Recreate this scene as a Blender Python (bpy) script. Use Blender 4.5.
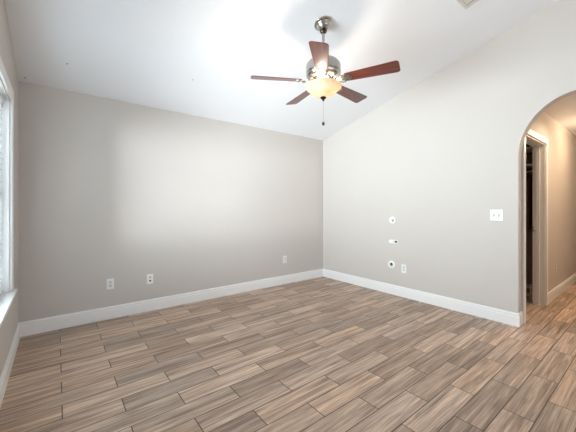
import bpy, bmesh, math, random
from math import pi, sin, cos, radians, sqrt
from mathutils import Vector, Matrix

for o in list(bpy.data.objects):
    bpy.data.objects.remove(o, do_unlink=True)
S = bpy.context.scene
COL = S.collection

# ------------------------------------------------------------------ camera
CAM_H = 1.236
cd = bpy.data.cameras.new('camera')
cam = bpy.data.objects.new('camera', cd)
COL.objects.link(cam)
cam.location = (0, 0, CAM_H)
cam.rotation_euler = (pi / 2, 0, math.atan2(.788, .6157) - pi / 2)
cd.sensor_width = 36.0
cd.lens = 296.0 / 576.0 * 36.0
cd.shift_y = -8.6 / 576.0
cd.clip_start = .05
S.camera = cam

# ------------------------------------------------------------------ light
S.view_settings.view_transform = 'Standard'
S.view_settings.look = 'None'
S.view_settings.gamma = 1.0
S.view_settings.use_curve_mapping = False
S.view_settings.exposure = 0.04

W = bpy.data.worlds.new('daylight')
S.world = W
W.use_nodes = True
bg = W.node_tree.nodes['Background']
bg.inputs[0].default_value = (.74, .87, 1.0, 1)
bg.inputs[1].default_value = 1.1


def area(name, loc, rot, sx, sy, power, color=(1, 1, 1), spread=180):
    l = bpy.data.lights.new(name, 'AREA')
    l.shape = 'RECTANGLE'
    l.size, l.size_y = sx, sy
    l.energy = power
    l.color = color
    l.spread = radians(spread)
    o = bpy.data.objects.new(name, l)
    COL.objects.link(o)
    o.location = loc
    o.rotation_euler = rot
    return o


def point(name, loc, power, color, r=.03):
    l = bpy.data.lights.new(name, 'POINT')
    l.energy = power
    l.color = color
    l.shadow_soft_size = r
    o = bpy.data.objects.new(name, l)
    COL.objects.link(o)
    o.location = loc
    return o


# daylight entering by the rear window wall (broad, and a straight-in share) and by the left window
area('rear_daylight', (1.85, -2.86, 1.40), (pi / 2, 0, 0), 3.3, 1.8, 52, (.90, .96, 1.0))
sl = bpy.data.lights.new('rear_daylight_beam', 'SUN')  # added level beam through the rear window, for the back wall's bright patch
sl.energy = .36
sl.angle = radians(2.2)
sl.color = (.96, .98, 1.0)
so = bpy.data.objects.new('rear_daylight_beam', sl)
COL.objects.link(so)
so.rotation_euler = (radians(90.0), 0, 0)
area('left_daylight', (-.66, 2.07, 1.35), (0, -pi / 2, 0), 1.5, 1.5, 390, (.86, .935, 1.0))
# hall lamp
point('hall_lamp_light', (5.75, .33, 2.27), 24, (1.0, .74, .48), .08)
area('hall_downlight_light', (4.72, .40, 2.42), (0, 0, 0), .12, .12, 13, (1.0, .76, .52), spread=150)

# ------------------------------------------------------------------ mesh helpers
def new_bm():
    return bmesh.new()


def box(bm, x0, x1, y0, y1, z0, z1, M=None):
    vs = []
    for x in (x0, x1):
        for y in (y0, y1):
            for z in (z0, z1):
                v = Vector((x, y, z))
                vs.append(bm.verts.new(M @ v if M else v))
    for f in ((0, 1, 3, 2), (4, 6, 7, 5), (0, 4, 5, 1), (2, 3, 7, 6), (0, 2, 6, 4), (1, 5, 7, 3)):
        bm.faces.new([vs[i] for i in f])


def prism(bm, pts, fn, a, b):
    """outline pts (u,v) carried to 3-D by fn(u,v,w) for w=a and w=b"""
    A = [bm.verts.new(fn(u, v, a)) for u, v in pts]
    B = [bm.verts.new(fn(u, v, b)) for u, v in pts]
    bm.faces.new(A)
    bm.faces.new(B[::-1])
    n = len(pts)
    for i in range(n):
        j = (i + 1) % n
        bm.faces.new([A[j], A[i], B[i], B[j]])


def lathe(bm, prof, M=None, n=40, close_ends=True):
    rings = []
    for r, z in prof:
        if r < 1e-6:
            v = Vector((0, 0, z))
            rings.append([bm.verts.new(M @ v if M else v)])
        else:
            ring = []
            for k in range(n):
                a = 2 * pi * k / n
                v = Vector((r * cos(a), r * sin(a), z))
                ring.append(bm.verts.new(M @ v if M else v))
            rings.append(ring)
    for A, B in zip(rings, rings[1:]):
        if len(A) == 1 and len(B) == 1:
            continue
        for k in range(n):
            j = (k + 1) % n
            if len(A) == 1:
                bm.faces.new([A[0], B[k], B[j]])
            elif len(B) == 1:
                bm.faces.new([A[k], B[0], A[j]])
            else:
                bm.faces.new([A[k], B[k], B[j], A[j]])
    if close_ends:
        for R in (rings[0], rings[-1]):
            if len(R) > 2:
                bm.faces.new(R)


def tube(bm, pts, r, n=10):
    pts = [Vector(p) for p in pts]
    rings = []
    for i, p in enumerate(pts):
        d = (pts[min(i + 1, len(pts) - 1)] - pts[max(i - 1, 0)]).normalized()
        up = Vector((0, 0, 1)) if abs(d.z) < .9 else Vector((1, 0, 0))
        a = d.cross(up).normalized()
        b = d.cross(a).normalized()
        rr = r[i] if isinstance(r, (list, tuple)) else r
        rings.append([bm.verts.new(p + rr * (cos(2 * pi * k / n) * a + sin(2 * pi * k / n) * b)) for k in range(n)])
    for A, B in zip(rings, rings[1:]):
        for k in range(n):
            j = (k + 1) % n
            bm.faces.new([A[k], A[j], B[j], B[k]])
    bm.faces.new(rings[0])
    bm.faces.new(rings[-1])


def obj(name, bm, mat, parent=None, smooth=False, bevel=0, seg=2, loc=None):
    bmesh.ops.recalc_face_normals(bm, faces=bm.faces)
    me = bpy.data.meshes.new(name)
    bm.to_mesh(me)
    bm.free()
    o = bpy.data.objects.new(name, me)
    COL.objects.link(o)
    if mat:
        me.materials.append(mat)
    if loc:
        o.location = loc
    if parent:
        o.parent = parent
    if smooth:
        for p in me.polygons:
            p.use_smooth = True
        try:
            me.set_sharp_from_angle(angle=radians(38))
        except Exception:
            pass
    if bevel:
        m = o.modifiers.new('bevel', 'BEVEL')
        m.width = bevel
        m.segments = seg
        m.limit_method = 'ANGLE'
        m.angle_limit = radians(35)
    return o


def struct(name, bm, mat, parent=None, **k):
    o = obj(name, bm, mat, parent, **k)
    if not parent:
        o['kind'] = 'structure'
    return o


def empty(name, loc, rot=(0, 0, 0)):
    o = bpy.data.objects.new(name, None)
    COL.objects.link(o)
    o.location = loc
    o.rotation_euler = rot
    o.empty_display_size = .1
    return o


def tag(o, label, cat, group=None):
    o['label'] = label
    o['category'] = cat
    if group:
        o['group'] = group
    return o


# ------------------------------------------------------------------ materials
def lin(r, g, b):
    f = lambda c: (c / 255 / 12.92) if c / 255 <= .04045 else ((c / 255 + .055) / 1.055) ** 2.4
    return (f(r), f(g), f(b), 1)


def mat(name, color, rough=.5, metal=0.0, spec=.5):
    m = bpy.data.materials.new(name)
    m.use_nodes = True
    b = m.node_tree.nodes['Principled BSDF']
    b.inputs['Base Color'].default_value = color
    b.inputs['Roughness'].default_value = rough
    b.inputs['Metallic'].default_value = metal
    b.inputs['Specular IOR Level'].default_value = spec
    return m


def bump_noise(m, scale, strength, dist=.002, vary=0.0):
    nt = m.node_tree
    b = nt.nodes['Principled BSDF']
    tc = nt.nodes.new('ShaderNodeTexCoord')
    nz = nt.nodes.new('ShaderNodeTexNoise')
    nz.inputs['Scale'].default_value = scale
    nz.inputs['Detail'].default_value = 3
    bp = nt.nodes.new('ShaderNodeBump')
    bp.inputs['Strength'].default_value = strength
    bp.inputs['Distance'].default_value = dist
    nt.links.new(tc.outputs['Object'], nz.inputs['Vector'])
    nt.links.new(nz.outputs['Fac'], bp.inputs['Height'])
    nt.links.new(bp.outputs['Normal'], b.inputs['Normal'])
    if vary:
        n2 = nt.nodes.new('ShaderNodeTexNoise')
        n2.inputs['Scale'].default_value = 3.0
        mx = nt.nodes.new('ShaderNodeMix')
        mx.data_type = 'RGBA'
        c = b.inputs['Base Color'].default_value
        mx.inputs[6].default_value = (c[0] * (1 - vary), c[1] * (1 - vary), c[2] * (1 - vary), 1)
        mx.inputs[7].default_value = (c[0] * (1 + vary), c[1] * (1 + vary), c[2] * (1 + vary), 1)
        nt.links.new(tc.outputs['Object'], n2.inputs['Vector'])
        nt.links.new(n2.outputs['Fac'], mx.inputs[0])
        nt.links.new(mx.outputs[2], b.inputs['Base Color'])
    return m


M_WALL = bump_noise(mat('wall_paint', lin(203, 195, 188), .62, 0, .3), 160, .12, .001, .012)
M_CEIL = bump_noise(mat('ceiling_paint', lin(238, 237, 238), .75, 0, .2), 140, .15, .001)
M_TRIM = bump_noise(mat('trim_paint', lin(240, 238, 235), .32, 0, .5), 60, .04, .001)
M_HALL = bump_noise(mat('hall_paint', lin(203, 195, 188), .62, 0, .3), 160, .12, .001, .012)
M_PLASTIC = bump_noise(mat('white_plastic', lin(236, 235, 232), .3), 80, .03, .0005)
M_GREYPL = bump_noise(mat('grey_plastic', lin(120, 118, 115), .4), 80, .03, .0005)
M_SOCK = bump_noise(mat('socket_plastic', lin(214, 213, 210), .35), 80, .03, .0005)
M_SLOT = bump_noise(mat('slot_grey', lin(112, 110, 107), .5), 80, .03, .0005)
M_DARK = bump_noise(mat('dark_cavity', lin(22, 20, 19), .8), 50, .1, .0005)
M_NICKEL = bump_noise(mat('brushed_nickel', lin(186, 182, 176), .24, 1.0), 120, .05, .0005)
M_DARKMET = bump_noise(mat('dark_bronze', lin(70, 60, 52), .35, 1.0), 90, .05, .0005)
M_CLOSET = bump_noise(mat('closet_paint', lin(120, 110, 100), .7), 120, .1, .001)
M_CLOTH = bump_noise(mat('brown_cloth', lin(84, 52, 34), .9), 90, .4, .003, .2)
M_CLOTH2 = bump_noise(mat('dark_cloth', lin(34, 28, 26), .9), 90, .4, .003, .2)
M_REG = bump_noise(mat('register_metal', lin(214, 206, 196), .45), 60, .04, .0005)
M_BLIND = bump_noise(mat('blind_slat', lin(226, 230, 234), .4), 40, .04, .0005)


def floor_material():
    m = bpy.data.materials.new('wood_look_tile')
    m.use_nodes = True
    nt = m.node_tree
    N, L = nt.nodes, nt.links
    b = N['Principled BSDF']

    def math_(op, a, c=None, d=None):
        n = N.new('ShaderNodeMath')
        n.operation = op
        for i, v in enumerate((a, c, d)):
            if v is None:
                continue
            if isinstance(v, (int, float)):
                n.inputs[i].default_value = v
            else:
                L.new(v, n.inputs[i])
        return n.outputs[0]

    TL, RH = .6106, .155
    tc = N.new('ShaderNodeTexCoord')
    sp = N.new('ShaderNodeSeparateXYZ')
    L.new(tc.outputs['Object'], sp.inputs[0])
    x, y = sp.outputs[0], sp.outputs[1]
    v = math_('DIVIDE', math_('SUBTRACT', y, 1.01 - RH / 2), RH)
    row = math_('FLOOR', v)
    par = math_('FLOORED_MODULO', row, 2.0)
    u = math_('ADD', math_('DIVIDE', math_('SUBTRACT', x, .026), TL), math_('MULTIPLY', par, .5))
    colm = math_('FLOOR', u)
    fx, fy = math_('SUBTRACT', u, colm), math_('SUBTRACT', v, row)
    dx = math_('MULTIPLY', math_('MINIMUM', fx, math_('SUBTRACT', 1.0, fx)), TL)
    dy = math_('MULTIPLY', math_('MINIMUM', fy, math_('SUBTRACT', 1.0, fy)), RH)
    d = math_('MINIMUM', dx, dy)
    mr = N.new('ShaderNodeMapRange')
    mr.inputs['From Min'].default_value = .0018
    mr.inputs['From Max'].default_value = .0036
    L.new(d, mr.inputs['Value'])
    tile = mr.outputs[0]
    cv = N.new('ShaderNodeCombineXYZ')
    L.new(colm, cv.inputs[0])
    L.new(row, cv.inputs[1])
    wn = N.new('ShaderNodeTexWhiteNoise')
    wn.noise_dimensions = '2D'
    L.new(cv.outputs[0], wn.inputs['Vector'])
    rnd = wn.outputs['Value']
    rs = N.new('ShaderNodeSeparateColor')
    L.new(wn.outputs['Color'], rs.inputs[0])

    def grain(sx, sy, detail, dist, k):
        c = N.new('ShaderNodeCombineXYZ')
        L.new(math_('ADD', math_('MULTIPLY', x, sx), math_('MULTIPLY', rs.outputs[0], 37.0)), c.inputs[0])
        L.new(math_('ADD', math_('MULTIPLY', y, sy), math_('MULTIPLY', rs.outputs[1], 53.0)), c.inputs[1])
        L.new(math_('MULTIPLY', rnd, 19.0 + k), c.inputs[2])
        n = N.new('ShaderNodeTexNoise')
        n.inputs['Scale'].default_value = 1.0
        n.inputs['Detail'].default_value = detail
        n.inputs['Roughness'].default_value = .6
        n.inputs['Distortion'].default_value = dist
        L.new(c.outputs[0], n.inputs['Vector'])
        return n.outputs['Fac']

    g1 = grain(1.3, 27, 6, 1.0, 0)
    g2 = grain(4.0, 150, 3, .3, 7)
    g = math_('ADD', math_('MULTIPLY', g1, .62), math_('MULTIPLY', g2, .38))
    ramp = N.new('ShaderNodeValToRGB')
    e = ramp.color_ramp.elements
    e[0].position, e[0].color = .35, lin(118, 95, 79)
    e[1].position, e[1].color = .655, lin(228, 198, 171)
    q = ramp.color_ramp.elements.new(.5)
    q.color = lin(180, 151, 128)
    L.new(g, ramp.inputs[0])
    hs = N.new('ShaderNodeHueSaturation')
    L.new(ramp.outputs[0], hs.inputs['Color'])
    L.new(math_('ADD', .74, math_('MULTIPLY', rs.outputs[2], .42)), hs.inputs['Value'])
    L.new(math_('ADD', .84, math_('MULTIPLY', rnd, .16)), hs.inputs['Saturation'])
    mx = N.new('ShaderNodeMix')
    mx.data_type = 'RGBA'
    mx.inputs[6].default_value = lin(58, 48, 42)
    L.new(tile, mx.inputs[0])
    L.new(hs.outputs[0], mx.inputs[7])
    L.new(mx.outputs[2], b.inputs['Base Color'])
    rr = math_('ADD', .34, math_('MULTIPLY', g1, .18))
    L.new(rr, b.inputs['Roughness'])
    b.inputs['Specular IOR Level'].default_value = .45
    bp = N.new('ShaderNodeBump')
    bp.inputs['Strength'].default_value = .35
    bp.inputs['Distance'].default_value = .0015
    L.new(math_('ADD', tile, math_('MULTIPLY', g, .25)), bp.inputs['Height'])
    L.new(bp.outputs[0], b.inputs['Normal'])
    return m


M_FLOOR = floor_material()


def wood_blade():
    m = mat('mahogany', lin(92, 38, 26), .32, 0, .5)
    nt = m.node_tree
    b = nt.nodes['Principled BSDF']
    b.inputs['Coat Weight'].default_value = .5
    b.inputs['Coat Roughness'].default_value = .15
    tc = nt.nodes.new('ShaderNodeTexCoord')
    mp = nt.nodes.new('ShaderNodeMapping')
    mp.inputs['Scale'].default_value = (3, 60, 10)
    nz = nt.nodes.new('ShaderNodeTexNoise')
    nz.inputs['Scale'].default_value = 1.2
    nz.inputs['Detail'].default_value = 5
    rp = nt.nodes.new('ShaderNodeValToRGB')
    rp.color_ramp.elements[0].position = .35
    rp.color_ramp.elements[0].color = lin(66, 24, 16)
    rp.color_ramp.elements[1].position = .7
    rp.color_ramp.elements[1].color = lin(124, 50, 30)
    nt.links.new(tc.outputs['Object'], mp.inputs[0])
    nt.links.new(mp.outputs[0], nz.inputs['Vector'])
    nt.links.new(nz.outputs['Fac'], rp.inputs[0])
    nt.links.new(rp.outputs[0], b.inputs['Base Color'])
    return m


M_BLADE = wood_blade()


def glass_pane():
    m = bpy.data.materials.new('window_glass')
    m.use_nodes = True
    nt = m.node_tree
    nt.nodes.clear()
    out = nt.nodes.new('ShaderNodeOutputMaterial')
    t = nt.nodes.new('ShaderNodeBsdfTransparent')
    t.inputs[0].default_value = (.93, .96, .96, 1)
    g = nt.nodes.new('ShaderNodeBsdfGlossy')
    g.inputs['Roughness'].default_value = .03
    fr = nt.nodes.new('ShaderNodeFresnel')
    fr.inputs[0].default_value = 1.45
    mx = nt.nodes.new('ShaderNodeMixShader')
    nt.links.new(fr.outputs[0], mx.inputs[0])
    nt.links.new(t.outputs[0], mx.inputs[1])
    nt.links.new(g.outputs[0], mx.inputs[2])
    nt.links.new(mx.outputs[0], out.inputs[0])
    return m


M_GLASS = glass_pane()


def emissive(name, color, strength):
    m = mat(name, color, .4)
    b = m.node_tree.nodes['Principled BSDF']
    b.inputs['Emission Color'].default_value = color
    b.inputs['Emission Strength'].default_value = strength
    return m


def bowl_glass():
    m = bpy.data.materials.new('alabaster_glass')
    m.use_nodes = True
    nt = m.node_tree
    nt.nodes.clear()
    out = nt.nodes.new('ShaderNodeOutputMaterial')
    tr = nt.nodes.new('ShaderNodeBsdfTranslucent')
    df = nt.nodes.new('ShaderNodeBsdfDiffuse')
    gl = nt.nodes.new('ShaderNodeBsdfGlossy')
    gl.inputs['Roughness'].default_value = .25
    tc = nt.nodes.new('ShaderNodeTexCoord')
    nz = nt.nodes.new('ShaderNodeTexNoise')
    nz.inputs['Scale'].default_value = 14
    nz.inputs['Detail'].default_value = 4
    nz.inputs['Distortion'].default_value = 1.5
    rp = nt.nodes.new('ShaderNodeValToRGB')
    rp.color_ramp.elements[0].position = .35
    rp.color_ramp.elements[0].color = lin(224, 200, 174)
    rp.color_ramp.elements[1].position = .65
    rp.color_ramp.elements[1].color = lin(234, 212, 188)
    nt.links.new(tc.outputs['Object'], nz.inputs['Vector'])
    nt.links.new(nz.outputs['Fac'], rp.inputs[0])
    for s in (tr, df):
        nt.links.new(rp.outputs[0], s.inputs['Color'])
    m1 = nt.nodes.new('ShaderNodeMixShader')
    m1.inputs[0].default_value = .5
    m2 = nt.nodes.new('ShaderNodeMixShader')
    m2.inputs[0].default_value = .06
    nt.links.new(df.outputs[0], m1.inputs[1])
    nt.links.new(tr.outputs[0], m1.inputs[2])
    nt.links.new(m1.outputs[0], m2.inputs[1])
    nt.links.new(gl.outputs[0], m2.inputs[2])
    nt.links.new(m2.outputs[0], out.inputs[0])
    return m


M_BOWL = bowl_glass()
M_BULB = emissive('lit_bulb', (1.0, .80, .55, 1), 12)

# ------------------------------------------------------------------ the room shell
XL, XR, YB, YR = -.287, 3.770, 3.807, -2.60       # wall faces
TW = .125                                         # wall thickness
XR2 = 3.880
SL = .2445
H0 = 2.440
RIDGE = -.60
X_END = 8.6                                       # far end of the hall


def zc(y):
    if y >= RIDGE:
        return H0 + SL * (YB - y)
    return H0 + SL * (YB - RIDGE) - SL * (RIDGE - y)


HALL_L, HALL_R = .944, -.35
HALL_Z = 2.435

bm = new_bm()
box(bm, XL - .2, X_END + .1, YR - .3, YB + .2, -.12, 0)
struct('floor', bm, M_FLOOR)

# ceiling: two slopes meeting at a ridge behind the camera
bm = new_bm()
prism(bm, [(YB + .13, zc(YB) - SL * .13), (RIDGE, zc(RIDGE)), (YR - .13, zc(YR - .13)),
           (YR - .13, zc(YR) + .2), (RIDGE, zc(RIDGE) + .15), (YB + .13, zc(YB) + .15)],
      lambda u, v, w: (w, u, v), XL - .13, XR2)
struct('ceiling', bm, M_CEIL)

bm = new_bm()
box(bm, XL - TW, XR2, YB, YB + TW, 0, H0 + .0)
struct('wall_back', bm, M_WALL)

# left wall with the window opening
WY0, WY1, WZ0, WZ1 = 1.40, 3.115, .585, 2.070
bm = new_bm()
fl = lambda u, v, w: (w, u, v)
LX0 = XL - .17
prism(bm, [(YR, 0), (WY0, 0), (WY0, zc(WY0)), (RIDGE, zc(RIDGE)), (YR, zc(YR))], fl, LX0, XL)
prism(bm, [(WY1, 0), (YB, 0), (YB, zc(YB)), (WY1, zc(WY1))], fl, LX0, XL)
prism(bm, [(WY0, 0), (WY1, 0), (WY1, WZ0 - .024), (WY0, WZ0 - .024)], fl, LX0, XL)
prism(bm, [(WY0, WZ1), (WY1, WZ1), (WY1, zc(WY1)), (WY0, zc(WY0))], fl, LX0, XL)
struct('wall_left', bm, M_WALL)

# right wall with the arched opening to the hall
AY, AA, AB, AS = .948, .470, .565, 1.757          # left jamb, half width, rise, spring height
ACY = AY - AA
arch = [(AY, 0)]
for k in range(0, 33):
    t = pi * k / 32
    arch.append((ACY + AA * cos(t), AS + AB * sin(t)))
arch.append((ACY - AA, 0))
out = [(YB, 0), (YB, zc(YB)), (RIDGE, zc(RIDGE)), (YR, zc(YR)), (YR, 0)]
bm = new_bm()
# three pieces: beside the arch on each side, above the arch in strips
prism(bm, [(AY, 0), (YB, 0), (YB, zc(YB)), (AY, zc(AY))], fl, XR, XR2)
prism(bm, [(YR, 0), (ACY - AA, 0), (ACY - AA, zc(ACY - AA)), (RIDGE, zc(RIDGE)), (YR, zc(YR))], fl, XR, XR2)
A = arch[1:-1]
for (y0, z0), (y1, z1) in zip(A, A[1:]):
    prism(bm, [(y0, z0), (y0, zc(y0)), (y1, zc(y1)), (y1, z1)], fl, XR, XR2)
bmesh.ops.remove_doubles(bm, verts=bm.verts, dist=1e-5)
# drop the interior faces that two neighbouring strips share
seen = {}
for f in bm.faces:
    seen.setdefault(tuple(sorted(v.index for v in f.verts)), []).append(f)
bm.verts.index_update()
seen = {}
for f in bm.faces:
    seen.setdefault(tuple(sorted(v.index for v in f.verts)), []).append(f)
bmesh.ops.delete(bm, geom=[f for fs in seen.values() if len(fs) > 1 for f in fs], context='FACES_ONLY')
struct('wall_right', bm, M_WALL)

# rear wall (behind the camera) with its wide window
RX0, RX1, RZ0, RZ1 = .48, 3.68, .78, 2.20
bm = new_bm()
box(bm, XL - TW, RX0, YR - TW, YR, 0, zc(YR))
box(bm, RX1, XR2, YR - TW, YR, 0, zc(YR))
box(bm, RX0, RX1, YR - TW, YR, 0, RZ0)
box(bm, RX0, RX1, YR - TW, YR, RZ1, zc(YR))
struct('wall_rear', bm, M_WALL)

# hall
DX0, DX1, DZ = 3.950, 4.850, 2.036
HY2 = HALL_L + .122
bm = new_bm()
fh = lambda u, v, w: (u, w, v)
box(bm, XR2, DX0, HALL_L, HY2, 0, HALL_Z)
box(bm, DX1, X_END, HALL_L, HY2, 0, HALL_Z)
box(bm, DX0, DX1, HALL_L, HY2, DZ, HALL_Z)
struct('wall_hall_left', bm, M_HALL)
bm = new_bm()
box(bm, XR2, X_END, HALL_R - TW, HALL_R, 0, HALL_Z)
struct('wall_hall_right', bm, M_HALL)
bm = new_bm()
box(bm, X_END, X_END + .1, HALL_R - TW, HY2, 0, HALL_Z)
struct('wall_hall_end', bm, M_HALL)
bm = new_bm()
box(bm, XR2, X_END + .1, HALL_R - TW, 2.1, HALL_Z, HALL_Z + .1)
struct('ceiling_hall', bm, M_CEIL)

# closet behind the hall doorway
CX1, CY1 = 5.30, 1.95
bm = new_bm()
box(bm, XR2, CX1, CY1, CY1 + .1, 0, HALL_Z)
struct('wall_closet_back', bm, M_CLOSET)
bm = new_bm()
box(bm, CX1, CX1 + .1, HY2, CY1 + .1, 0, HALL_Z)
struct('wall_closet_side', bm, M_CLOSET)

# ------------------------------------------------------------------ trim
BH, BT = .138, .014
BPROF = [(0, 0), (BT, 0), (BT, .098), (BT * .72, .103), (BT * .72, .116), (BT * .9, .120), (BT * .5, .132), (BT * .28, BH), (0, BH)]


def board(name, p0, p1, nrm, m=None, m0=0, m1=0):
    """skirting run from p0 to p1 with its face towards nrm; m0/m1 mitre the ends"""
    bm = new_bm()
    d = (Vector((p1[0], p1[1], 0)) - Vector((p0[0], p0[1], 0)))
    Lg = d.length
    d.normalize()
    nv = Vector((nrm[0], nrm[1], 0))
    A = [bm.verts.new(Vector((p0[0], p0[1], 0)) + nv * u + d * (m0 * u) + Vector((0, 0, v))) for u, v in BPROF]
    B = [bm.verts.new(Vector((p1[0], p1[1], 0)) + nv * u + d * (m1 * u) + Vector((0, 0, v))) for u, v in BPROF]
    bm.faces.new(A)
    bm.faces.new(B[::-1])
    n = len(A)
    for i in range(n):
        j = (i + 1) % n
        bm.faces.new([A[j], A[i], B[i], B[j]])
    return struct(name, bm, m or M_TRIM)


board('baseboard_back', (XL, YB), (XR, YB), (0, -1), m0=1, m1=-1)
board('baseboard_right', (XR, YB), (XR, AY), (-1, 0), m0=1, m1=1)
board('baseboard_arch', (XR, AY), (XR2, AY), (0, -1), m0=-1)
board('baseboard_left', (XL, YR), (XL, YB), (1, 0), m1=-1)
board('baseboard_hall', (4.916, HALL_L), (X_END, HALL_L), (0, -1))
board('baseboard_right_rear', (XR, ACY - AA), (XR, YR), (-1, 0))

# ---- left window: frame, sashes, panes, casing, stool
win = empty('window_1', (XL, (WY0 + WY1) / 2, WZ0))
win['kind'] = 'structure'


def wpart(name, bm, m, parent=win, **k):
    bmesh.ops.translate(bm, verts=bm.verts, vec=-win.location)
    return obj(name, bm, m, parent, **k)


CW = .088
bm = new_bm()
box(bm, XL, XL + .018, WY1, WY1 + CW, WZ0, WZ1 + CW)
wpart('side_casing', bm, M_TRIM, bevel=.005)
bm = new_bm()
box(bm, XL, XL + .018, WY0 - CW, WY0, WZ0, WZ1 + CW)
wpart('side_casing', bm, M_TRIM, bevel=.005)
bm = new_bm()
box(bm, XL, XL + .018, WY0, WY1, WZ1, WZ1 + CW)
wpart('head_casing', bm, M_TRIM, bevel=.005)
bm = new_bm()
box(bm, XL - .17, XL + .040, WY0, WY1, WZ0 - .024, WZ0)
box(bm, XL, XL + .040, WY0 - CW - .02, WY0, WZ0 - .024, WZ0)
box(bm, XL, XL + .040, WY1, WY1 + CW + .02, WZ0 - .024, WZ0)
wpart('window_stool', bm, M_TRIM, bevel=.004)
bm = new_bm()
jx = XL - .17
box(bm, jx, XL, WY0, WY0 + .012, WZ0, WZ1)
box(bm, jx, XL, WY1 - .012, WY1, WZ0, WZ1)
box(bm, jx, XL, WY0 + .012, WY1 - .012, WZ1 - .012, WZ1)
wpart('window_jamb', bm, M_TRIM)
zm = 1.335
for nm, z0, z1, xo in (('lower_sash', WZ0, zm + .02, -.135), ('upper_sash', zm - .02, WZ1 - .012, -.160)):
    bm = new_bm()
    xa, xb = XL + xo, XL + xo + .022
    y0, y1 = WY0 + .012, WY1 - .012
    box(bm, xa, xb, y0, y0 + .04, z0, z1)
    box(bm, xa, xb, y1 - .04, y1, z0, z1)
    box(bm, xa, xb, y0 + .04, y1 - .04, z0, z0 + .04)
    box(bm, xa, xb, y0 + .04, y1 - .04, z1 - .04, z1)
    ss = wpart(nm, bm, M_TRIM)
    bm = new_bm()
    box(bm, xa + .009, xa + .013, y0 + .04, y1 - .04, z0 + .04, z1 - .04)
    wpart('pane', bm, M_GLASS, ss)

# rear window frame
w2 = empty('window_2', ((RX0 + RX1) / 2, YR - .06, RZ0))
w2['kind'] = 'structure'
bm = new_bm()
box(bm, RX0, RX1, YR - .09, YR - .04, RZ0, RZ0 + .04)
box(bm, RX0, RX1, YR - .09, YR - .04, RZ1 - .04, RZ1)
for xx in (RX0 - .02, RX1 - .03):
    box(bm, xx, xx + .05, YR - .09, YR - .04, RZ0 + .04, RZ1 - .04)
box(bm, RX0 + .03, RX1 - .03, YR - .08, YR - .05, 1.53, 1.58)
bmesh.ops.translate(bm, verts=bm.verts, vec=-w2.location)
obj('window_frame', bm, M_TRIM, w2)

# ---- hall doorway: casing, jambs, stop, latch knob
dr = empty('door_1', ((DX0 + DX1) / 2, HALL_L, 0))
dr['kind'] = 'structure'


def dpart(name, bm, m, parent=dr, **k):
    bmesh.ops.translate(bm, verts=bm.verts, vec=-dr.location)
    return obj(name, bm, m, parent, **k)


for xa, xb in ((DX0 - .060, DX0 + .004), (DX1 - .004, DX1 + .064)):
    bm = new_bm()
    box(bm, xa, xb, HALL_L - .018, HALL_L, 0, DZ + .064)
    dpart('side_casing', bm, M_TRIM, bevel=.005)
bm = new_bm()
box(bm, DX0 + .004, DX1 - .004, HALL_L - .018, HALL_L, DZ - .004, DZ + .064)
dpart('head_casing', bm, M_TRIM, bevel=.005)
for xa, xb, sx in ((DX0, DX0 + .016, 1), (DX1 - .016, DX1, -1)):
    bm = new_bm()
    box(bm, xa, xb, HALL_L, HY2, 0, DZ)
    j = dpart('door_jamb', bm, M_TRIM)
    bm = new_bm()
    if sx > 0:
        box(bm, xb, xb + .011, HALL_L + .05, HALL_L + .087, 0, DZ)
    else:
        box(bm, xa - .011, xa, HALL_L + .05, HALL_L + .087, 0, DZ)
    dpart('door_stop', bm, M_TRIM, j)
    if sx < 0:
        bm = new_bm()
        Mx = Matrix.Translation((xa, HALL_L + .106, .955)) @ Matrix.Rotation(-pi / 2, 4, 'Y')
        lathe(bm, [(0, .042), (.015, .041), (.024, .034), (.026, .026), (.016, .015), (.009, .006), (.016, .004), (.017, 0)], Mx, 20)
        kb = dpart('latch_knob', bm, M_NICKEL, j, smooth=True)
        kb['label'] = 'round chrome latch knob'
bm = new_bm()
box(bm, DX0 + .016, DX1 - .016, HALL_L, HY2, DZ - .016, DZ)
dpart('head_jamb', bm, M_TRIM)

# ------------------------------------------------------------------ window blind
bl = empty('window_blind', (XL - .062, (WY0 + WY1) / 2, WZ1 - .012))
tag(bl, 'white slatted venetian blind hanging inside the left wall window', 'window blind')
by0, by1 = WY0 + .022, WY1 - .022


def bpart(name, bm, m, **k):
    bmesh.ops.translate(bm, verts=bm.verts, vec=-bl.location)
    return obj(name, bm, m, bl, **k)


bxc = XL - .062
bm = new_bm()
box(bm, bxc - .028, bxc + .028, by0, by1, WZ1 - .062, WZ1 - .012)
bpart('headrail', bm, M_BLIND, bevel=.003)
bm = new_bm()
z = WZ1 - .085
k = 0
while z > WZ0 + .05:
    Mx = Matrix.Translation((bxc, 0, z)) @ Matrix.Rotation(radians(-13), 4, 'Y')
    box(bm, -.025, .025, by0, by1, -.0014, .0014, Mx)
    z -= .043
bpart('slats', bm, M_BLIND)
bm = new_bm()
box(bm, bxc - .025, bxc + .025, by0, by1, WZ0 + .006, WZ0 + .026)
bpart('bottom_rail', bm, M_BLIND, bevel=.003)
for yy in (by0 + .12, (by0 + by1) / 2, by1 - .12):
    bm = new_bm()
    for xx in (bxc - .027, bxc + .027):
        box(bm, xx - .0008, xx + .0008, yy - .002, yy + .002, WZ0 + .02, WZ1 - .06)
    bpart('ladder_cord', bm, M_BLIND)

# ------------------------------------------------------------------ ceiling fan
FX, FY = 1.901, 1.914
FZ = zc(FY)
fan = empty('ceiling_fan', (FX, FY, FZ))
tag(fan, 'brushed nickel ceiling fan with five mahogany blades and a lit glass bowl', 'ceiling fan')


def fpart(name, bm, m, parent=fan, **k):
    bmesh.ops.translate(bm, verts=bm.verts, vec=(0, 0, -FZ))
    return obj(name, bm, m, parent, **k)


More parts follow.
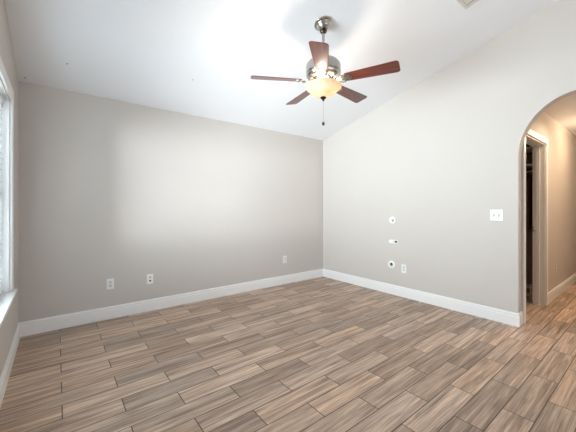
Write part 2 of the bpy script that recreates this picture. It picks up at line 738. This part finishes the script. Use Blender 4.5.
MT = Matrix.Translation((0, 0, FZ)) @ Matrix.Rotation(-math.atan(SL), 4, 'X')
bm = new_bm()
lathe(bm, [(.0, -.001), (.082, -.001), (.084, -.007), (.080, -.014), (.066, -.019), (.060, -.026), (.055, -.042), (.044, -.055), (.030, -.062), (.0, -.064)], MT, 40)
fpart('canopy', bm, M_NICKEL, smooth=True)
bm = new_bm()
lathe(bm, [(0, 2.862), (.022, 2.858), (.032, 2.842), (.030, 2.822), (.018, 2.808), (.0, 2.806)], None, 24)
fpart('hanger_ball', bm, M_DARKMET, smooth=True)
bm = new_bm()
lathe(bm, [(.0128, 2.85), (.0128, 2.575)], None, 20)
fpart('downrod', bm, M_NICKEL, smooth=True)
bm = new_bm()
lathe(bm, [(.0, 2.605), (.022, 2.603), (.026, 2.575), (.060, 2.566), (.105, 2.558), (.138, 2.544), (.152, 2.526), (.155, 2.512),
           (.155, 2.452), (.150, 2.446), (.155, 2.440), (.153, 2.425), (.138, 2.405), (.105, 2.396), (.0, 2.396)], None, 48)
fpart('motor_housing', bm, M_NICKEL, smooth=True)
bm = new_bm()
lathe(bm, [(.0, 2.397), (.090, 2.397), (.094, 2.388), (.088, 2.372), (.070, 2.362), (.066, 2.342), (.082, 2.336), (.082, 2.328), (.0, 2.328)], None, 40)
fl_ = fpart('flywheel', bm, M_NICKEL, smooth=True)

B_Z, B_TH, B_PITCH = 2.372, -1.1462, -.2255
for k in range(5):
    a = B_TH + k * 2 * pi / 5
    R = Matrix.Rotation(a, 4, 'Z')
    MB = Matrix.Translation((0, 0, B_Z)) @ R @ Matrix.Rotation(B_PITCH, 4, 'X')
    # outline of a blade along local x
    pts = []
    r0, r1, w0, w1 = .200, .652, .053, .072
    pts += [(r0, -w0 + .012), (r0 + .012, -w0)]
    cr = .028
    for t in range(7):
        q = -pi / 2 + (pi / 2) * t / 6
        pts.append((r1 - cr + cr * cos(q), -w1 + cr + cr * sin(q)))
    for t in range(7):
        q = (pi / 2) * t / 6
        pts.append((r1 - cr + cr * cos(q), w1 - cr + cr * sin(q)))
    pts += [(r0 + .012, w0), (r0, w0 - .012)]
    bm = new_bm()
    prism(bm, pts, lambda u, v, w: Vector((u, v, w)), -.003, .003)
    bmesh.ops.recalc_face_normals(bm, faces=bm.faces)
    me_b = obj('blade', bm, M_BLADE, fan, bevel=.0015)
    me_b.matrix_local = Matrix.Translation((0, 0, -FZ)) @ MB
    # blade iron: an arm from the flywheel with a scrolled, pierced plate under the blade root
    bm = new_bm()
    plate = []
    for (u, v) in ((.115, -.012), (.150, -.013), (.178, -.026), (.198, -.041), (.222, -.044), (.246, -.032), (.262, -.012),
                   (.264, 0), (.262, .012), (.246, .032), (.222, .044), (.198, .041), (.178, .026), (.150, .013), (.115, .012)):
        plate.append((u, v))
    prism(bm, plate, lambda u, v, w: Vector((u, v, w)), -.0078, -.0032)
    arm = [(.084, 0, .012), (.105, 0, .006), (.125, 0, -.004), (.150, 0, -.008)]
    tube(bm, arm, [.012, .011, .010, .007], 10)
    for sg in (-1, 1):
        pa = [(.135, sg * .010, -.008), (.150, sg * .030, -.010), (.172, sg * .046, -.011), (.196, sg * .046, -.010), (.206, sg * .036, -.009)]
        tube(bm, pa, .0045, 8)
    ir = obj('blade_iron', bm, M_NICKEL, me_b, smooth=True)
    for (u, v) in ((.212, -.026), (.212, .026), (.248, 0)):
        bm = new_bm()
        Ms = Matrix.Translation((u, v, -.0078)) @ Matrix.Rotation(pi, 4, 'X')
        lathe(bm, [(.0055, 0), (.005, .002), (0, .003)], Ms, 12)
        sc = obj('screw', bm, M_DARKMET, me_b, smooth=True)

# light kit: fitter pan, glass bowl, finial, bulbs, pull chain
bm = new_bm()
lathe(bm, [(.0, 2.330), (.060, 2.330), (.066, 2.322), (.060, 2.312), (.028, 2.306), (.012, 2.300), (.008, 2.236), (.0, 2.236)], None, 32)
fit = fpart('light_fitter', bm, M_NICKEL, smooth=True)
bm = new_bm()
prof_o = [(.012, 2.232), (.040, 2.236), (.075, 2.248), (.105, 2.266), (.128, 2.288), (.142, 2.306), (.152, 2.314), (.162, 2.320), (.165, 2.328), (.163, 2.336)]
prof_i = [(.158, 2.334), (.156, 2.324), (.146, 2.318), (.136, 2.308), (.122, 2.290), (.100, 2.270), (.072, 2.253), (.040, 2.241), (.012, 2.237)]
lathe(bm, prof_o + prof_i, None, 56, close_ends=False)
bw = fpart('glass_bowl', bm, M_BOWL, smooth=True)
bw['label'] = 'cream alabaster glass bowl'
bm = new_bm()
lathe(bm, [(.0, 2.236), (.026, 2.233), (.028, 2.226), (.018, 2.217), (.010, 2.212), (.010, 2.204), (.006, 2.198), (.0, 2.196)], None, 24)
fpart('finial', bm, M_DARKMET, smooth=True)
for k in range(3):
    a = radians(-128 + 60 + 120 * k)
    bx_, by_ = .078 * cos(a), .078 * sin(a)
    bm = new_bm()
    lathe(bm, [(0, -.026), (.014, -.022), (.021, -.008), (.020, .006), (.012, .022), (.010, .030), (0, .030)],
          Matrix.Translation((bx_, by_, 2.312)), 16)
    fpart('bulb', bm, M_BULB, fit, smooth=True)
    point('fan_bulb_light', (FX + .112 * cos(a + .6), FY + .112 * sin(a + .6), 2.324), 9, (1.0, .93, .83), .02)
bm = new_bm()
tube(bm, [(.0, .0, 2.198), (.0005, 0, 2.10), (0, 0, 2.015)], .0012, 6)
ch = fpart('pull_chain', bm, M_NICKEL)
bm = new_bm()
lathe(bm, [(0, 2.014), (.006, 2.010), (.0125, 2.000), (.0135, 1.990), (.010, 1.979), (0, 1.975)], None, 16)
fpart('chain_fob', bm, M_DARKMET, ch, smooth=True)

# ------------------------------------------------------------------ ceiling register
VX0, VX1, VY0, VY1 = 2.680, 2.998, .780, 1.155
vcx, vcy = (VX0 + VX1) / 2, (VY0 + VY1) / 2
vent = empty('ceiling_vent', (vcx, vcy, zc(vcy)), (-math.atan(SL), 0, 0))
tag(vent, 'white louvred air register set in the sloping ceiling', 'vent')
hx, hy_ = (VX1 - VX0) / 2, (VY1 - VY0) / 2 / cos(math.atan(SL))
fw = .030
bm = new_bm()
box(bm, -hx, hx, -hy_, -hy_ + fw, -.014, -.001)
box(bm, -hx, hx, hy_ - fw, hy_, -.014, -.001)
box(bm, -hx, -hx + fw, -hy_ + fw, hy_ - fw, -.014, -.001)
box(bm, hx - fw, hx, -hy_ + fw, hy_ - fw, -.014, -.001)
obj('vent_frame', bm, M_REG, vent, bevel=.003)
bm = new_bm()
box(bm, -hx + fw, hx - fw, -hy_ + fw, hy_ - fw, -.002, -.0005)
obj('vent_duct', bm, M_DARK, vent)
bm = new_bm()
xx = -hx + fw + .012
while xx < hx - fw - .006:
    Mx = Matrix.Translation((xx, 0, -.007)) @ Matrix.Rotation(radians(40), 4, 'Y')
    box(bm, -.007, .007, -hy_ + fw, hy_ - fw, -.0007, .0007, Mx)
    xx += .022
obj('louvres', bm, M_REG, vent)

# ------------------------------------------------------------------ wall plates
# local frame: x to the right on the wall, y out of the wall, z up
def plate_root(name, loc, facing):
    rz = {'back': pi, 'right': pi / 2, 'hall': pi}[facing]
    return empty(name, loc, (0, 0, rz))


def cover(root, w, hgt, name='cover_plate'):
    bm = new_bm()
    box(bm, -w / 2, w / 2, 0, .0055, -hgt / 2, hgt / 2)
    return obj(name, bm, M_PLASTIC, root, bevel=.003)


def socket_outlet(loc, facing, label, cat='outlet', group='electrical outlets'):
    r = plate_root('wall_outlet', loc, facing)
    tag(r, label, cat, group)
    cover(r, .072, .117)
    for dz in (.0205, -.0205):
        bm = new_bm()
        pts = []
        for t in range(24):
            q = 2 * pi * t / 24
            pts.append((max(-.0165, min(.0165, .0195 * cos(q))), .0150 * sin(q)))
        prism(bm, pts, lambda u, v, w: Vector((u, w, v + dz)), .005, .0075)
        s = obj('socket', bm, M_SOCK, r)
        for sx, hh in ((-.0065, .009), (.0065, .007)):
            bm = new_bm()
            box(bm, sx - .0013, sx + .0013, .0070, .0082, dz + .001 - hh / 2 + .003, dz + .001 + hh / 2 + .003)
            obj('slot', bm, M_SLOT, s)
        bm = new_bm()
        Ms = Matrix.Translation((0, .0070, dz - .0085)) @ Matrix.Rotation(-pi / 2, 4, 'X')
        lathe(bm, [(.0028, 0), (.0028, .0012), (0, .0012)], Ms, 12)
        obj('ground_hole', bm, M_SLOT, s)
    bm = new_bm()
    Ms = Matrix.Translation((0, .0055, 0)) @ Matrix.Rotation(-pi / 2, 4, 'X')
    lathe(bm, [(.0035, 0), (.003, .001), (0, .0014)], Ms, 12)
    obj('screw', bm, M_NICKEL, r)
    return r


socket_outlet((.469, YB, .386), 'back', 'white duplex outlet on the back wall nearest the window, leftmost of three plates')
socket_outlet((2.907, YB, .395), 'back', 'white duplex outlet on the back wall near the far room corner')
socket_outlet((XR, 2.229, .392), 'right', 'white duplex outlet on the right wall beside the low round cable plate')
socket_outlet((5.44, HALL_L, .400), 'hall', 'white outlet on the tan hall wall past the doorway')

# jack plate with two dark ports
r = plate_root('jack_plate', (.879, YB, .381), 'back')
tag(r, 'white jack plate with two dark ports, middle plate on the back wall', 'wall plate')
cover(r, .072, .117)
for dz, rad in ((.021, .0075), (-.020, .0105)):
    bm = new_bm()
    Ms = Matrix.Translation((0, .005, dz)) @ Matrix.Rotation(-pi / 2, 4, 'X')
    lathe(bm, [(rad, 0), (rad, .004), (rad * .6, .005), (0, .005)], Ms, 18)
    p_ = obj('port', bm, M_DARK, r)
    p_['label'] = 'dark jack port'

# double switch near the arch
r = plate_root('light_switch', (XR, 1.141, 1.153), 'right')
tag(r, 'white double toggle switch plate on the right wall beside the arch', 'light switch')
cover(r, .116, .117)
for dx in (-.023, .023):
    bm = new_bm()
    box(bm, dx - .0075, dx + .0075, .005, .0065, -.017, .017)
    sl = obj('toggle_slot', bm, M_GREYPL, r)
    bm = new_bm()
    Mt = Matrix.Translation((dx, .006, 0)) @ Matrix.Rotation(radians(24), 4, 'X')
    box(bm, -.0042, .0042, 0, .014, -.0045, .0045, Mt)
    obj('toggle', bm, M_PLASTIC, sl, bevel=.0012)
for dx in (-.023, .023):
    for dz in (-.03, .03):
        bm = new_bm()
        Ms = Matrix.Translation((dx, .0055, dz)) @ Matrix.Rotation(-pi / 2, 4, 'X')
        lathe(bm, [(.003, 0), (.0025, .001), (0, .0013)], Ms, 10)
        obj('screw', bm, M_NICKEL, r)


# round cable grommets
def grommet(loc, rad, hole, up, label):
    r = plate_root('cable_grommet', loc, 'right')
    tag(r, label, 'cable plate', 'round cable plates on the right wall')
    Ms = Matrix.Rotation(-pi / 2, 4, 'X')
    bm = new_bm()
    lathe(bm, [(hole, .001), (hole, .007), (hole + .006, .009), (rad - .006, .008), (rad, .004), (rad, 0), (hole, 0)], Ms, 36, close_ends=False)
    obj('ring', bm, M_PLASTIC, r, smooth=True)
    bm = new_bm()
    lathe(bm, [(0, .002), (hole, .002), (hole, .0005), (0, .0005)], Ms, 28)
    obj('opening', bm, M_DARK if up else M_SOCK, r)
    bm = new_bm()
    pts = []
    a0, a1 = (pi * 1.02, pi * 1.98) if up else (pi * .72, pi * 1.62)
    for t in range(15):
        q = a0 + (a1 - a0) * t / 14
        pts.append((hole * cos(q), hole * sin(q)))
    prism(bm, pts, lambda u, v, w: Vector((u, w, v)), .0025, .006)
    obj('flap', bm, M_GREYPL, r)
    return r


grommet((XR, 2.407, 1.056), .050, .024, False, 'upper white round cable plate with a half open flap on the right wall')
grommet((XR, 2.422, .422), .055, .024, True, 'lower white round cable plate with a dark hole, left of the outlet')

# low bracket between the two round plates
r = plate_root('media_bracket', (XR, 2.391, .752), 'right')
tag(r, 'small white horizontal bracket with a dark port between the round cable plates', 'wall bracket')
bm = new_bm()
pts = []
hw, hh = .072, .024
for cx_, a0 in ((hw - .02, -pi / 2), (hw - .02, 0), (-hw + .02, pi / 2), (-hw + .02, pi)):
    for t in range(6):
        q = a0 + pi / 2 * t / 5
        cz_ = hh - .02 if sin(a0 + .1) > 0 or abs(a0) < .01 else -hh + .02
        pts.append((cx_ + .02 * cos(q), cz_ + .02 * sin(q)))
prism(bm, pts, lambda u, v, w: Vector((u, w, v)), 0, .008)
obj('bracket_plate', bm, M_PLASTIC, r)
bm = new_bm()
Ms = Matrix.Translation((-.045, .0078, 0)) @ Matrix.Rotation(-pi / 2, 4, 'X')
lathe(bm, [(.017, 0), (.017, .002), (0, .002)], Ms, 20)
obj('port', bm, M_DARK, r)
bm = new_bm()
box(bm, -.018, -.008, .0078, .0092, -.010, .010)
obj('latch', bm, M_GREYPL, r)

# tiny nails left in the ceiling
for (x, y, lab) in ((-.235, 3.725, 'tiny dark nail in the ceiling right at the back left corner'),
                    (.074, 3.369, 'tiny pale nail in the ceiling a little out from the left corner'),
                    (1.152, 3.130, 'tiny pale nail in the ceiling between the left corner and the fan')):
    bm = new_bm()
    Mn = Matrix.Rotation(pi - math.atan(SL), 4, 'X')
    lathe(bm, [(.0, 0), (.006, 0), (.006, .002), (.003, .006), (0, .007)], Mn, 10)
    n_ = obj('ceiling_nail', bm, M_DARKMET if x < 0 else M_GREYPL, loc=(x, y, zc(y)))
    tag(n_, lab, 'nail')

# ------------------------------------------------------------------ closet contents seen through the doorway
for zz, lab in ((2.035, 'topmost white shelf board inside the dark closet'), (1.810, 'second white shelf board inside the dark closet, above the clothes')):
    bm = new_bm()
    box(bm, 4.90, CX1, HY2 + .004, CY1, zz - .02, zz)
    s_ = obj('closet_shelf', bm, M_TRIM, bevel=.002)
    tag(s_, lab, 'shelf', 'closet shelves')
bm = new_bm()
tube(bm, [(5.06, HY2 + .001, 1.72), (5.06, CY1, 1.72)], .014, 12)
rod_ = obj('closet_rod', bm, M_NICKEL)
tag(rod_, 'metal clothes rod under the closet shelves', 'rod')
random.seed(4)
for i in range(6):
    yy = 1.13 + i * .075
    gt = empty('hanging_garment', (5.06, yy, 1.72))
    br = i in (0, 1, 3)
    tag(gt, ('brown' if br else 'black') + ' garment, ' + ('first', 'second', 'third', 'fourth', 'fifth', 'last')[i] + ' on the closet rod from the doorway', 'garment', 'clothes in the closet')
    bm = new_bm()
    hg = random.uniform(.72, .95)
    for (w0, z0, w1, z1) in ((.07, -.045, .19, -.12), (.19, -.12, .20, -.5), (.20, -.5, .215, -hg)):
        rings = []
        for w, z in ((w0, z0), (w1, z1)):
            rings.append([(Vector((w * cos(q), .026 * sin(q), z))) for q in [2 * pi * t / 16 for t in range(16)]])
        A_ = [bm.verts.new(v) for v in rings[0]]
        B_ = [bm.verts.new(v) for v in rings[1]]
        for t in range(16):
            bm.faces.new([A_[t], A_[(t + 1) % 16], B_[(t + 1) % 16], B_[t]])
    bmesh.ops.remove_doubles(bm, verts=bm.verts, dist=1e-4)
    obj('cloth', bm, M_CLOTH if br else M_CLOTH2, gt, smooth=True)
    bm = new_bm()
    hook = [(0, 0, -.05), (0, 0, -.02), (.016, 0, -.008), (.017, 0, .008), (.006, 0, .017), (-.008, 0, .017), (-.016, 0, .006)]
    tube(bm, hook, .002, 6)
    obj('hanger_hook', bm, M_NICKEL, gt)
# wire rack low down in the closet
rk = empty('shoe_rack', (4.98, 1.36, 0))
tag(rk, 'low metal wire rack on the closet floor', 'rack')
for zz in (.075, .185):
    bm = new_bm()
    for xx in (-.11, -.055, 0, .055, .11):
        tube(bm, [(xx, -.27, zz), (xx, .3, zz)], .004, 6)
    tube(bm, [(-.11, -.27, zz), (.11, -.27, zz)], .006, 8)
    tube(bm, [(-.11, .3, zz), (.11, .3, zz)], .006, 8)
    obj('wire_tier', bm, M_NICKEL, rk)
for xx in (-.12, .12):
    for yy in (-.27, .3):
        bm = new_bm()
        tube(bm, [(xx, yy, 0), (xx, yy, .24)], .007, 8)
        obj('leg', bm, M_NICKEL, rk)

# ------------------------------------------------------------------ hall ceiling lamp (just right of the frame)
hl = empty('hall_ceiling_lamp', (5.75, .33, HALL_Z))
tag(hl, 'round flush glass lamp on the hall ceiling beyond the arch', 'ceiling lamp')
bm = new_bm()
lathe(bm, [(0, -.001), (.12, -.001), (.125, -.015), (.11, -.03), (0, -.03)], None, 32)
obj('lamp_base', bm, M_NICKEL, hl, smooth=True)
bm = new_bm()
lathe(bm, [(.11, -.03), (.115, -.045), (.10, -.075), (.06, -.095), (.0, -.10)], None, 32)
obj('lamp_glass', bm, emissive('lit_lamp_glass', (1.0, .84, .62, 1), 3.0), hl, smooth=True)

dl = empty('recessed_downlight', (4.72, .40, HALL_Z))
tag(dl, 'small round recessed downlight in the hall ceiling opposite the doorway', 'downlight')
bm = new_bm()
lathe(bm, [(.068, -.0005), (.088, -.0005), (.090, -.006), (.070, -.008), (.068, -.0005)], None, 32, close_ends=False)
obj('trim_ring', bm, M_TRIM, dl, smooth=True)
bm = new_bm()
lathe(bm, [(0, -.002), (.067, -.002), (.067, -.0008), (0, -.0008)], None, 32)
obj('lens', bm, emissive('lit_lens', (1.0, .84, .62, 1), 3.0), dl)
